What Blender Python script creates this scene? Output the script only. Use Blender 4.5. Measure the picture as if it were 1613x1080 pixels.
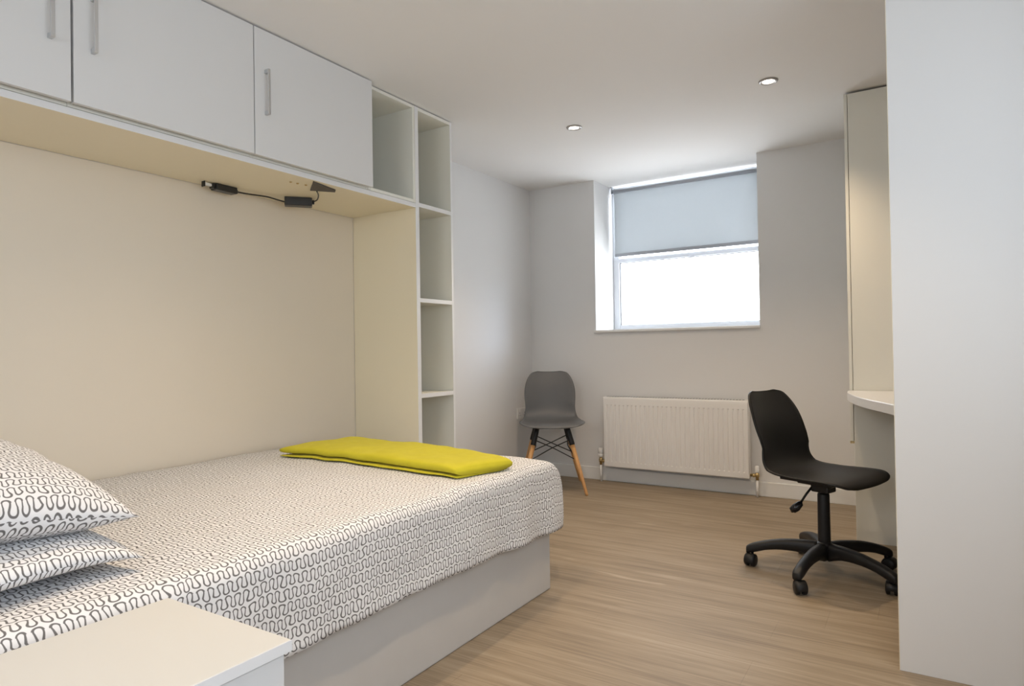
import bpy, bmesh, math, random
from mathutils import Vector, Matrix, noise

scene = bpy.context.scene
for o in list(bpy.data.objects):
    bpy.data.objects.remove(o)
C = bpy.context.collection
PI = math.pi

# ------------------------------------------------------------------ camera
H = 2.35
cam_d = bpy.data.cameras.new('camera')
cam = bpy.data.objects.new('camera', cam_d)
C.objects.link(cam)
scene.camera = cam
yaw, pit, rol = 0.5637, 0.01077, -0.01576
fwd0 = Vector((-math.sin(yaw), math.cos(yaw), 0)); rt0 = Vector((math.cos(yaw), math.sin(yaw), 0)); up0 = Vector((0, 0, 1))
fwd = fwd0*math.cos(pit) + up0*math.sin(pit)
u2 = up0*math.cos(pit) - fwd0*math.sin(pit)
r3 = rt0*math.cos(rol) + u2*math.sin(rol)
u3 = u2*math.cos(rol) - rt0*math.sin(rol)
m = Matrix((r3, u3, -fwd)).transposed().to_4x4()
m.translation = Vector((2.75771, -4.67049, 1.02366))
cam.matrix_world = m
cam_d.sensor_width = 36.0
cam_d.lens = 36.0*1023.46/1613.0
cam_d.clip_start = 0.02

# ------------------------------------------------------------------ world, exposure
world = bpy.data.worlds.new('world'); scene.world = world
world.use_nodes = True
bg = world.node_tree.nodes['Background']
bg.inputs[0].default_value = (0.90, 0.95, 1.0, 1)
bg.inputs[1].default_value = 7.5
scene.view_settings.view_transform = 'Standard'
scene.view_settings.look = 'None'
scene.view_settings.exposure = 0.36
scene.view_settings.gamma = 1.0
scene.view_settings.use_curve_mapping = False
SPOT_W = 43.0
SPOT_COL = (1.0, 0.76, 0.51)
YF0 = -6.90
QY0, QY1, QZ0, QZ1 = -6.00, -2.60, 0.80, 2.15    # added window, right wall, out of view
PX0, PX1, PZ0, PZ1 = 1.20, 2.65, 1.52, 2.20      # added window, front wall, out of view

pl = bpy.data.lights.new('window_portal', 'AREA'); pl.shape = 'RECTANGLE'; pl.size = 1.3; pl.size_y = 1.25
pl.cycles.is_portal = True
po = bpy.data.objects.new('window_portal', pl); C.objects.link(po)
po.location = (1.2, 0.47, 1.77); po.rotation_euler = (PI/2, 0, PI)   # facing into the room (-Y)
po.rotation_euler = (-PI/2, 0, 0)

pl2 = bpy.data.lights.new('window_portal', 'AREA'); pl2.shape = 'RECTANGLE'; pl2.size = QY1-QY0; pl2.size_y = QZ1-QZ0
pl2.cycles.is_portal = True
po2 = bpy.data.objects.new('window_portal', pl2); C.objects.link(po2)
po2.location = (3.30+0.16, (QY0+QY1)/2, (QZ0+QZ1)/2); po2.rotation_euler = (PI/2, 0, PI/2)

pl3 = bpy.data.lights.new('window_portal', 'AREA'); pl3.shape = 'RECTANGLE'; pl3.size = PX1-PX0; pl3.size_y = PZ1-PZ0
pl3.cycles.is_portal = True
po3 = bpy.data.objects.new('window_portal', pl3); C.objects.link(po3)
po3.location = ((PX0+PX1)/2, YF0-0.16, (PZ0+PZ1)/2); po3.rotation_euler = (PI/2, 0, 0)

sd_ = bpy.data.lights.new('sun', 'SUN'); sd_.energy = 1.1; sd_.angle = math.radians(22); sd_.color = (0.50, 0.70, 1.0)
sun = bpy.data.objects.new('sun', sd_); C.objects.link(sun)
sun.rotation_euler = Vector((-1.0, -0.72, -0.33)).to_track_quat('-Z', 'Y').to_euler()

# ------------------------------------------------------------------ node helper
class S:
    def __init__(s, nt, sock): s.nt = nt; s.k = sock
    def op(s, o, *a):
        n = s.nt.nodes.new('ShaderNodeMath'); n.operation = o
        for i, v in enumerate((s,)+a):
            if isinstance(v, S): s.nt.links.new(v.k, n.inputs[i])
            else: n.inputs[i].default_value = v
        return S(s.nt, n.outputs[0])
    def __add__(s, o): return s.op('ADD', o)
    def __sub__(s, o): return s.op('SUBTRACT', o)
    def __mul__(s, o): return s.op('MULTIPLY', o)
    def __truediv__(s, o): return s.op('DIVIDE', o)
def mix(a, b, t): return a*(t*-1.0+1.0) + b*t

def new_mat(name):
    mt = bpy.data.materials.new(name); mt.use_nodes = True
    nt = mt.node_tree
    return mt, nt, nt.nodes['Principled BSDF']

def plain(name, col, rough=0.5, metal=0.0, spec=0.5, var=0.03, scale=6.0, bump=0.0, bscale=200.0, **kw):
    mt, nt, b = new_mat(name)
    tc = nt.nodes.new('ShaderNodeTexCoord')
    nz = nt.nodes.new('ShaderNodeTexNoise'); nz.inputs['Scale'].default_value = scale; nz.inputs['Detail'].default_value = 3
    nt.links.new(tc.outputs['Object'], nz.inputs['Vector'])
    cr = nt.nodes.new('ShaderNodeMapRange')
    cr.inputs['To Min'].default_value = 1-var; cr.inputs['To Max'].default_value = 1+var
    nt.links.new(nz.outputs['Fac'], cr.inputs['Value'])
    mx = nt.nodes.new('ShaderNodeVectorMath'); mx.operation = 'SCALE'
    mx.inputs[0].default_value = col
    nt.links.new(cr.outputs[0], mx.inputs['Scale'])
    nt.links.new(mx.outputs[0], b.inputs['Base Color'])
    b.inputs['Roughness'].default_value = rough; b.inputs['Metallic'].default_value = metal
    b.inputs['Specular IOR Level'].default_value = spec
    if bump:
        n2 = nt.nodes.new('ShaderNodeTexNoise'); n2.inputs['Scale'].default_value = bscale
        nt.links.new(tc.outputs['Object'], n2.inputs['Vector'])
        bp = nt.nodes.new('ShaderNodeBump'); bp.inputs['Strength'].default_value = bump; bp.inputs['Distance'].default_value = 0.001
        nt.links.new(n2.outputs['Fac'], bp.inputs['Height']); nt.links.new(bp.outputs[0], b.inputs['Normal'])
    for k, v in kw.items(): b.inputs[k].default_value = v
    return mt

M = {}
M['wall'] = plain('wall_paint', (0.735, 0.73, 0.725), 0.9, spec=0.2, var=0.012, scale=2, bump=0.15, bscale=300)
M['ceiling'] = plain('ceiling_paint', (0.84, 0.83, 0.82), 0.95, spec=0.1, var=0.01, scale=2)
M['gloss_white'] = plain('white_satin_paint', (0.78, 0.78, 0.77), 0.35, var=0.01)
M['laminate'] = plain('white_laminate', (0.70, 0.70, 0.695), 0.38, spec=0.45, var=0.01, scale=3)
M['cream'] = plain('ivory_laminate', (0.84, 0.765, 0.585), 0.42, spec=0.4, var=0.012, scale=3)
M['niche'] = plain('niche_laminate', (0.77, 0.695, 0.58), 0.5, spec=0.3, var=0.012, scale=3)
M['tower'] = plain('pale_ivory_laminate', (0.80, 0.795, 0.725), 0.42, spec=0.4, var=0.012, scale=3)
M['cabinet_top'] = plain('bedside_top_laminate', (0.66, 0.65, 0.615), 0.4, spec=0.4, var=0.012, scale=3)
M['edge'] = plain('white_edging', (0.78, 0.78, 0.78), 0.4, var=0.01)
M['desk'] = plain('desk_laminate', (0.76, 0.76, 0.76), 0.3, var=0.01)
M['radiator'] = plain('radiator_enamel', (0.80, 0.79, 0.775), 0.32, var=0.01)
M['plastic_white'] = plain('white_plastic', (0.8, 0.8, 0.79), 0.35, var=0.01)
M['brass'] = plain('brass', (0.62, 0.47, 0.24), 0.3, metal=1.0, var=0.05)
M['chrome'] = plain('chrome', (0.75, 0.76, 0.78), 0.15, metal=1.0, var=0.02)
M['bezel'] = plain('bezel_grey_paint', (0.42, 0.40, 0.39), 0.4, metal=0.4, var=0.02)
M['steel'] = plain('satin_steel', (0.60, 0.61, 0.62), 0.35, metal=0.9, var=0.03)
M['black'] = plain('black_plastic', (0.010, 0.010, 0.011), 0.45, spec=0.35, var=0.1, bump=0.1, bscale=600)
M['black_shell'] = plain('black_shell_plastic', (0.010, 0.0098, 0.0098), 0.5, spec=0.35, var=0.08, bump=0.12, bscale=900)
M['black_gloss'] = plain('black_gloss_plastic', (0.01, 0.01, 0.012), 0.12, var=0.05)
M['grey_shell'] = plain('grey_shell_plastic', (0.105, 0.107, 0.110), 0.5, var=0.05, bump=0.1, bscale=900)
M['black_metal'] = plain('black_wire', (0.02, 0.02, 0.022), 0.35, metal=0.3, var=0.05)
M['divan'] = plain('grey_divan_fabric', (0.56, 0.545, 0.525), 0.85, spec=0.2, var=0.04, scale=8, bump=0.3, bscale=700)
M['mattress'] = plain('mattress_ticking', (0.75, 0.74, 0.72), 0.9, var=0.02)
M['pvc'] = plain('white_pvc', (0.64, 0.66, 0.70), 0.3, var=0.01)
M['rubber'] = plain('dark_gasket', (0.05, 0.05, 0.055), 0.6, var=0.05)
M['blind_bar'] = plain('blind_aluminium', (0.36, 0.38, 0.42), 0.45, var=0.02)
M['dark'] = plain('black_box_plastic', (0.02, 0.02, 0.02), 0.35, var=0.1)
M['brown_plate'] = plain('dark_brown_plate', (0.05, 0.038, 0.03), 0.5, var=0.1)

# blind cloth: translucent
mt, nt, b = new_mat('blind_cloth')
b.inputs['Base Color'].default_value = (0.50, 0.525, 0.535, 1); b.inputs['Roughness'].default_value = 0.9
tr = nt.nodes.new('ShaderNodeBsdfTranslucent'); tr.inputs[0].default_value = (0.62, 0.645, 0.665, 1)
tc = nt.nodes.new('ShaderNodeTexCoord')
nz = nt.nodes.new('ShaderNodeTexNoise'); nz.inputs['Scale'].default_value = 14; nz.inputs['Detail'].default_value = 5
nt.links.new(tc.outputs['Object'], nz.inputs['Vector'])
mr = nt.nodes.new('ShaderNodeMapRange'); mr.inputs['To Min'].default_value = 0.27; mr.inputs['To Max'].default_value = 0.35
nt.links.new(nz.outputs['Fac'], mr.inputs['Value'])
ms = nt.nodes.new('ShaderNodeMixShader'); nt.links.new(mr.outputs[0], ms.inputs[0])
nt.links.new(b.outputs[0], ms.inputs[1]); nt.links.new(tr.outputs[0], ms.inputs[2])
nt.links.new(ms.outputs[0], nt.nodes['Material Output'].inputs[0])
M['blind'] = mt

# clear glass pane
mt, nt, b = new_mat('clear_glass')
tp = nt.nodes.new('ShaderNodeBsdfTransparent'); gl = nt.nodes.new('ShaderNodeBsdfGlossy'); gl.inputs['Roughness'].default_value = 0.02
fr = nt.nodes.new('ShaderNodeFresnel'); fr.inputs[0].default_value = 1.45
gm = nt.nodes.new('ShaderNodeNewGeometry')
fb = S(nt, fr.outputs[0])*(S(nt, gm.outputs['Backfacing'])*-1.0+1.0)   # reflect on the outer face only
ms = nt.nodes.new('ShaderNodeMixShader'); nt.links.new(fb.k, ms.inputs[0]); nt.links.new(tp.outputs[0], ms.inputs[1]); nt.links.new(gl.outputs[0], ms.inputs[2])
nt.links.new(ms.outputs[0], nt.nodes['Material Output'].inputs[0])
M['glass'] = mt

# grey-tinted pane of the added side window, holds back its daylight
mt, nt, b = new_mat('dimmed_glass')
tp = nt.nodes.new('ShaderNodeBsdfTransparent'); tp.inputs[0].default_value = (0.53, 0.54, 0.55, 1)
gl = nt.nodes.new('ShaderNodeBsdfGlossy'); gl.inputs['Roughness'].default_value = 0.2
ms = nt.nodes.new('ShaderNodeMixShader'); ms.inputs[0].default_value = 0.04; nt.links.new(tp.outputs[0], ms.inputs[1]); nt.links.new(gl.outputs[0], ms.inputs[2])
nt.links.new(ms.outputs[0], nt.nodes['Material Output'].inputs[0])
M['dimmed'] = mt

# lit lamp lens
mt, nt, b = new_mat('lit_lamp_lens')
b.inputs['Base Color'].default_value = (0.9, 0.9, 0.9, 1)
b.inputs['Emission Color'].default_value = (1.0, 0.92, 0.8, 1); b.inputs['Emission Strength'].default_value = 8.0
M['lens'] = mt

# floor boards: vinyl oak, grain along X (object coordinates are world-aligned, offset per board)
mt, nt, b = new_mat('washed_oak_vinyl')
geo = nt.nodes.new('ShaderNodeNewGeometry'); oi = nt.nodes.new('ShaderNodeObjectInfo')
sx = nt.nodes.new('ShaderNodeSeparateXYZ'); nt.links.new(geo.outputs['Position'], sx.inputs[0])
X, Y = S(nt, sx.outputs[0]), S(nt, sx.outputs[1]); R = S(nt, oi.outputs['Random'])
def nz3(nt, x, y, z, detail=4, rough=0.6, dist=0.0):
    cb = nt.nodes.new('ShaderNodeCombineXYZ')
    for i, v in enumerate((x, y, z)):
        if isinstance(v, S): nt.links.new(v.k, cb.inputs[i])
        else: cb.inputs[i].default_value = v
    n = nt.nodes.new('ShaderNodeTexNoise'); n.inputs['Scale'].default_value = 1.0; n.inputs['Detail'].default_value = detail
    n.inputs['Roughness'].default_value = rough; n.inputs['Distortion'].default_value = dist
    nt.links.new(cb.outputs[0], n.inputs['Vector'])
    return S(nt, n.outputs['Fac'])
zoff = 0.0
g1 = nz3(nt, X*1.3, Y*26.0, zoff, 4, 0.62, 0.4)
g2 = nz3(nt, X*3.2, Y*130.0, 5.0, 3, 0.6, 0.2)
g3 = nz3(nt, X*2.2, Y*17.0, 11.0, 2, 0.5, 0.8)
g4 = nz3(nt, X*0.9, Y*5.0, 3.0, 2, 0.5, 0.3)
tone = (g1-0.5)*1.0 + (g2-0.5)*0.75 + (g4-0.5)*0.45 + (R-0.5)*0.035 + 0.5
cr = nt.nodes.new('ShaderNodeValToRGB')
e = cr.color_ramp.elements
e[0].position = 0.18; e[0].color = (0.185, 0.142, 0.098, 1)
e[1].position = 0.80; e[1].color = (0.375, 0.305, 0.222, 1)
e2 = e.new(0.5); e2.color = (0.287, 0.225, 0.156, 1)
nt.links.new(tone.k, cr.inputs[0])
flake = (g3-0.66).op('MULTIPLY', 9.0).op('MINIMUM', 1.0).op('MAXIMUM', 0.0)*0.45
mc = nt.nodes.new('ShaderNodeMixRGB'); nt.links.new(flake.k, mc.inputs[0]); nt.links.new(cr.outputs[0], mc.inputs[1]); mc.inputs[2].default_value = (0.52, 0.43, 0.33, 1)
nt.links.new(mc.outputs[0], b.inputs['Base Color'])
b.inputs['Roughness'].default_value = 0.5; b.inputs['Specular IOR Level'].default_value = 0.3
bp = nt.nodes.new('ShaderNodeBump'); bp.inputs['Strength'].default_value = 0.12; bp.inputs['Distance'].default_value = 0.001
nt.links.new(g2.k, bp.inputs['Height']); nt.links.new(bp.outputs[0], b.inputs['Normal'])
M['floor'] = mt

# beech dowel
mt, nt, b = new_mat('beech_wood')
tc = nt.nodes.new('ShaderNodeTexCoord'); sx = nt.nodes.new('ShaderNodeSeparateXYZ'); nt.links.new(tc.outputs['Object'], sx.inputs[0])
g = nz3(nt, S(nt, sx.outputs[0])*90, S(nt, sx.outputs[1])*90, S(nt, sx.outputs[2])*6)
cr = nt.nodes.new('ShaderNodeValToRGB'); cr.color_ramp.elements[0].position = 0.3; cr.color_ramp.elements[0].color = (0.50, 0.255, 0.095, 1)
cr.color_ramp.elements[1].position = 0.7; cr.color_ramp.elements[1].color = (0.66, 0.37, 0.15, 1)
nt.links.new(g.k, cr.inputs[0]); nt.links.new(cr.outputs[0], b.inputs['Base Color']); b.inputs['Roughness'].default_value = 0.4
M['beech'] = mt

# squiggle print on white cotton: rows of meandering line, drawn from UVs in metres
def squiggle(name):
    mt, nt, b = new_mat(name)
    uv = nt.nodes.new('ShaderNodeUVMap'); uv.uv_map = 'UVMap'
    sx = nt.nodes.new('ShaderNodeSeparateXYZ'); nt.links.new(uv.outputs[0], sx.inputs[0])
    U, V = S(nt, sx.outputs[0]), S(nt, sx.outputs[1])
    n1 = nz3(nt, U*24.0, V*14.0, 1.0, 1, 0.4); n2 = nz3(nt, U*17.0, V*10.0, 9.0, 1, 0.4)
    n3 = nz3(nt, U*5.0, V*5.0, 4.0, 1, 0.5)
    u = U + (n1-0.5)*0.020
    v = V + (n2-0.5)*0.020 + (n3-0.5)*0.02
    P = 0.0330; L = 0.0236; r = L/4; h = 0.0085
    vr = v/P
    row = vr.op('FLOOR')
    y = (vr-row-0.5)*P
    wn = nt.nodes.new('ShaderNodeTexWhiteNoise'); wn.noise_dimensions = '1D'; nt.links.new(row.k, wn.inputs['W'])
    u = u + S(nt, wn.outputs[0])*L
    # amplitude varies along the row
    hh = nz3(nt, U*30.0, row*7.3, 2.0, 1, 0.5)*0.0085+0.0030
    xm = (u/L).op('FRACT')*L            # 0..L
    fac = (y/0.0065).op('MAXIMUM', -1.0).op('MINIMUM', 1.0)*-0.20+1.0
    xc = (xm-L/2)*fac
    d1 = (xc.op('ABSOLUTE')-r).op('ABSOLUTE')
    yt = y-hh
    dt = ((xc*xc+yt*yt).op('SQRT')-r).op('ABSOLUTE')
    fold = (((u/L)+0.5).op('FRACT')-0.5)*L*(fac*-1.0+2.0)
    yb = y+hh
    db = ((fold*fold+yb*yb).op('SQRT')-r).op('ABSOLUTE')
    top = yt.op('GREATER_THAN', 0.0); bot = yb.op('LESS_THAN', 0.0)
    d = mix(mix(d1, dt, top), db, bot)
    # soft edged line, 2.6 mm wide
    mr = nt.nodes.new('ShaderNodeMapRange'); mr.inputs['From Min'].default_value = 0.0012; mr.inputs['From Max'].default_value = 0.0020
    nt.links.new(d.k, mr.inputs['Value'])
    mc = nt.nodes.new('ShaderNodeMixRGB'); nt.links.new(mr.outputs[0], mc.inputs[0])
    mc.inputs[1].default_value = (0.165, 0.158, 0.156, 1); mc.inputs[2].default_value = (0.80, 0.795, 0.80, 1)
    nt.links.new(mc.outputs[0], b.inputs['Base Color'])
    b.inputs['Roughness'].default_value = 0.9; b.inputs['Specular IOR Level'].default_value = 0.15
    return mt
M['squiggle'] = squiggle('squiggle_print_cotton')

# yellow fleece
mt, nt, b = new_mat('chartreuse_fleece')
tc = nt.nodes.new('ShaderNodeTexCoord'); nz = nt.nodes.new('ShaderNodeTexNoise'); nz.inputs['Scale'].default_value = 25; nz.inputs['Detail'].default_value = 6
nt.links.new(tc.outputs['Object'], nz.inputs['Vector'])
cr = nt.nodes.new('ShaderNodeValToRGB'); cr.color_ramp.elements[0].color = (0.52, 0.46, 0.025, 1); cr.color_ramp.elements[1].color = (0.62, 0.56, 0.045, 1)
nt.links.new(nz.outputs['Fac'], cr.inputs[0]); nt.links.new(cr.outputs[0], b.inputs['Base Color'])
b.inputs['Roughness'].default_value = 0.95; b.inputs['Specular IOR Level'].default_value = 0.1; b.inputs['Sheen Weight'].default_value = 0.05
n2 = nt.nodes.new('ShaderNodeTexNoise'); n2.inputs['Scale'].default_value = 900; nt.links.new(tc.outputs['Object'], n2.inputs['Vector'])
bp = nt.nodes.new('ShaderNodeBump'); bp.inputs['Strength'].default_value = 0.4; bp.inputs['Distance'].default_value = 0.002
nt.links.new(n2.outputs['Fac'], bp.inputs['Height']); nt.links.new(bp.outputs[0], b.inputs['Normal'])
M['fleece'] = mt

# ------------------------------------------------------------------ geometry helpers
def link(name, bm, mat, parent=None, smooth=False, loc=None):
    bmesh.ops.recalc_face_normals(bm, faces=bm.faces[:])
    me = bpy.data.meshes.new(name); bm.to_mesh(me); bm.free()
    if smooth:
        for p in me.polygons: p.use_smooth = True
    me.materials.append(M[mat] if isinstance(mat, str) else mat)
    o = bpy.data.objects.new(name, me); C.objects.link(o)
    if loc: o.location = loc
    if parent: o.parent = parent
    return o

def bx(bm, x0, x1, y0, y1, z0, z1, bev=0.0, seg=1):
    r = bmesh.ops.create_cube(bm, size=1.0)
    vs = r['verts']
    for v in vs:
        v.co = Vector((x0+(v.co.x+0.5)*(x1-x0), y0+(v.co.y+0.5)*(y1-y0), z0+(v.co.z+0.5)*(z1-z0)))
    if bev > 0:
        es = list({e for v in vs for e in v.link_edges})
        bmesh.ops.bevel(bm, geom=es, offset=bev, segments=seg, profile=0.5, affect='EDGES')
    return bm

def box(name, mat, parent, x0, x1, y0, y1, z0, z1, bev=0.0008, seg=1):
    bm = bmesh.new(); bx(bm, x0, x1, y0, y1, z0, z1, bev, seg)
    return link(name, bm, mat, parent)

def ring_loft(bm, rings, cap=True, closed=False):
    vv = [[bm.verts.new(p) for p in r] for r in rings]
    n = len(rings[0])
    pairs = list(zip(vv[:-1], vv[1:])) + ([(vv[-1], vv[0])] if closed else [])
    for a, b_ in pairs:
        for i in range(n):
            bm.faces.new((a[i], a[(i+1) % n], b_[(i+1) % n], b_[i]))
    if cap and not closed:
        bm.faces.new(vv[0][::-1]); bm.faces.new(vv[-1])
    return vv

def tube(bm, pts, rad, n=10):
    """round tube through pts; rad number or list"""
    pts = [Vector(p) for p in pts]
    rads = rad if isinstance(rad, (list, tuple)) else [rad]*len(pts)
    rings = []; ref = None
    for i, p in enumerate(pts):
        t = ((pts[min(i+1, len(pts)-1)]-pts[max(i-1, 0)])).normalized()
        if ref is None:
            ref = t.orthogonal().normalized()
        ref = (ref - t*ref.dot(t)).normalized()
        bn = t.cross(ref)
        rings.append([p + (ref*math.cos(2*PI*k/n) + bn*math.sin(2*PI*k/n))*rads[i] for k in range(n)])
    ring_loft(bm, rings)
    return bm

def lathe(bm, prof, cx=0, cy=0, cz=0, n=24, axis='z'):
    rings = []
    for r, z in prof:
        ring = []
        for k in range(n):
            a = 2*PI*k/n
            p = (r*math.cos(a), r*math.sin(a), z)
            if axis == 'x': p = (p[2], p[0], p[1])
            if axis == 'y': p = (p[0], p[2], p[1])
            ring.append((p[0]+cx, p[1]+cy, p[2]+cz))
        rings.append(ring)
    ring_loft(bm, rings)
    return bm

def tag(o, label=None, cat=None, group=None, kind=None):
    if label: o['label'] = label
    if cat: o['category'] = cat
    if group: o['group'] = group
    if kind: o['kind'] = kind
    return o
def empty(name, loc=(0, 0, 0), rz=0.0):
    o = bpy.data.objects.new(name, None); C.objects.link(o); o.location = loc; o.rotation_euler = (0, 0, rz)
    o.empty_display_size = 0.1
    return o
def struct(o, label=None):
    o['kind'] = 'structure'
    if label: o['label'] = label
    return o

def smoothcurve(pts, n):
    """Catmull-Rom through pts -> n samples"""
    out = []; m_ = len(pts)-1
    for i in range(n):
        t = i/(n-1)*m_; k = min(int(t), m_-1); f = t-k
        p0 = pts[max(k-1, 0)]; p1 = pts[k]; p2 = pts[k+1]; p3 = pts[min(k+2, m_)]
        out.append(tuple(0.5*((2*b_)+(-a+c_)*f+(2*a-5*b_+4*c_-d)*f*f+(-a+3*b_-3*c_+d)*f**3) for a, b_, c_, d in zip(p0, p1, p2, p3)))
    return out

# ------------------------------------------------------------------ the room
XR, YF = 3.30, YF0      # right wall, wall behind the camera
RX0, RX1, RD, SZ = 0.590, 1.816, 0.42, 1.168   # window recess
YW = 0.355                # window frame front

floor = struct(box('floor', 'mattress', None, 0, XR, YF, 0, -0.10, -0.004, 0), 'washed oak plank floor')
floor.data.materials.clear(); floor.data.materials.append(M['rubber'])
# boards, 0.185 wide, laid along X with staggered ends
BW, BL = 0.185, 1.22
bm = bmesh.new(); bx(bm, 0, BL-0.0003, 0, BW-0.0003, -0.004, 0, 0.00012)
full = None
random.seed(5)
row = 0; y = YF
while y < -0.001:
    w = min(BW, -y)
    off = -random.random()*BL
    x = off
    while x < XR-0.001:
        a, b_ = max(x, 0.0), min(x+BL, XR)
        if b_-a > 0.02:
            if abs(a-x) < 1e-6 and abs(b_-x-BL) < 1e-6 and w == BW:
                if full is None:
                    full = link('floor_board', bm, 'floor', floor, loc=(a, y, 0)); 
                else:
                    o = full.copy(); o.location = (a, y, 0); o.parent = floor; C.objects.link(o)
            else:
                b2 = bmesh.new(); bx(b2, 0, b_-a-0.0003, 0, w-0.0003, -0.004, 0, 0.00012)
                link('floor_board', b2, 'floor', floor, loc=(a, y, 0))
        x += BL
    y += BW; row += 1

struct(box('ceiling', 'ceiling', None, -0.15, XR+0.15, YF-0.15, RD+0.02, H, H+0.12, 0))
struct(box('wall_left', 'wall', None, -0.15, 0, YF-0.15, 0.0, 0, H, 0))
bm = bmesh.new()
bx(bm, XR, XR+0.15, YF-0.15, QY0, 0, H); bx(bm, XR, XR+0.15, QY1, 0.0, 0, H)
bx(bm, XR, XR+0.15, QY0, QY1, 0, QZ0); bx(bm, XR, XR+0.15, QY0, QY1, QZ1, H)
struct(link('wall_right', bm, 'wall'))
bm = bmesh.new()
bx(bm, 0, PX0, YF-0.15, YF, 0, H); bx(bm, PX1, XR, YF-0.15, YF, 0, H)
bx(bm, PX0, PX1, YF-0.15, YF, 0, PZ0); bx(bm, PX0, PX1, YF-0.15, YF, PZ1, H)
struct(link('wall_front', bm, 'wall'))
bm = bmesh.new()
bx(bm, -0.15, RX0, 0, RD+0.02, 0, H)
bx(bm, RX1, XR+0.15, 0, RD+0.02, 0, H)
bx(bm, RX0, RX1, 0, RD+0.02, 0, SZ-0.02)
struct(link('wall_back', bm, 'wall'))

# skirting
bm = bmesh.new(); bx(bm, 0.0, 2.452, -0.016, 0, 0, 0.098, 0.003)
struct(link('baseboard_back', bm, 'gloss_white'))
bm = bmesh.new(); bx(bm, 0.0, 0.016, -1.66, -0.017, 0, 0.098, 0.003)
struct(link('baseboard_left', bm, 'gloss_white'))

# window board (sill)
bm = bmesh.new(); bx(bm, RX0-0.014, RX1+0.006, -0.022, 0.0, SZ-0.020, SZ, 0.004, 2)
bx(bm, RX0+0.0005, RX1-0.0005, -0.002, YW, SZ-0.020, SZ, 0.0)
struct(link('trim_1', bm, 'gloss_white'), 'white window board with a thin projecting lip')

# the window
win = struct(empty('window_1', (0, 0, 0)), 'white plastic window in a deep recess, upper half behind the blind')
fx0, fx1, fz0, fz1 = RX0+0.001, RX1-0.001, SZ, H-0.001
FD = YW+0.06
def frame_bm(x0, x1, z0, z1, w, y0, y1, wb=None, wt=None):
    wb = wb or w; wt = wt or w
    bm = bmesh.new()
    bx(bm, x0, x0+w, y0, y1, z0, z1, 0.003); bx(bm, x1-w, x1, y0, y1, z0, z1, 0.003)
    bx(bm, x0+w, x1-w, y0, y1, z0, z0+wb, 0.003); bx(bm, x0+w, x1-w, y0, y1, z1-wt, z1, 0.003)
    return bm
TZ = 1.752    # transom centre
link('window_frame', frame_bm(fx0, fx1, fz0, fz1, 0.052, YW, FD, 0.045, 0.020), 'pvc', win)
box('transom', 'pvc', win, fx0+0.052, fx1-0.052, YW-0.004, FD, TZ-0.022, TZ+0.012, 0.003)
link('gasket', frame_bm(fx0+0.052, fx1-0.052, fz0+0.045, TZ-0.022, 0.0035, YW+0.012, YW+0.030), 'rubber', win)
box('pane', 'glass', win, fx0+0.0555, fx1-0.0555, YW+0.02, YW+0.024, fz0+0.0485, TZ-0.0255, 0)
box('pane', 'glass', win, fx0+0.052, fx1-0.052, YW+0.02, YW+0.024, TZ+0.012, fz1-0.020, 0)
for hx in (1.00, 1.24):
    box('glazing_clip', 'pvc', win, hx, hx+0.030, YW-0.001, YW+0.012, TZ-0.030, TZ-0.022, 0.001)
box('sash_handle', 'pvc', win, fx0+0.066, fx0+0.072, YW+0.004, YW+0.014, 1.270, 1.300, 0.002)

# unseen window added in the right wall to light doors and bed side
w2 = struct(empty('added_window_2', (0, 0, 0)), 'unseen white window added in the right wall beside the camera for extra daylight')
ym = (QY0+QY1)/2
bm = bmesh.new()
bx(bm, XR+0.06, XR+0.12, QY0, QY0+0.055, QZ0, QZ1, 0.003); bx(bm, XR+0.06, XR+0.12, QY1-0.055, QY1, QZ0, QZ1, 0.003)
bx(bm, XR+0.06, XR+0.12, QY0+0.055, QY1-0.055, QZ0, QZ0+0.055, 0.003); bx(bm, XR+0.06, XR+0.12, QY0+0.055, QY1-0.055, QZ1-0.055, QZ1, 0.003)
link('window_frame', bm, 'pvc', w2)
box('transom', 'pvc', w2, XR+0.062, XR+0.118, ym-0.03, ym+0.03, QZ0+0.055, QZ1-0.056, 0.003)
box('pane', 'dimmed', w2, XR+0.091, XR+0.095, QY0+0.055, ym-0.03, QZ0+0.055, QZ1-0.056, 0)
box('pane', 'dimmed', w2, XR+0.091, XR+0.095, ym+0.03, QY1-0.055, QZ0+0.055, QZ1-0.056, 0)

w3 = struct(empty('added_window_3', (0, 0, 0)), 'unseen white window added high in the wall behind the camera for extra daylight')  # added out of view, brings daylight to the wardrobe panel and back wall
link('window_frame', frame_bm(PX0+0.001, PX1-0.001, PZ0, PZ1-0.001, 0.055, YF-0.12, YF-0.06), 'pvc', w3)
box('transom', 'pvc', w3, (PX0+PX1)/2-0.03, (PX0+PX1)/2+0.03, YF-0.118, YF-0.062, PZ0+0.055, PZ1-0.056, 0.003)
box('pane', 'glass', w3, PX0+0.056, (PX0+PX1)/2-0.03, YF-0.095, YF-0.091, PZ0+0.055, PZ1-0.056, 0)
box('pane', 'glass', w3, (PX0+PX1)/2+0.03, PX1-0.056, YF-0.095, YF-0.091, PZ0+0.055, PZ1-0.056, 0)

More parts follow.
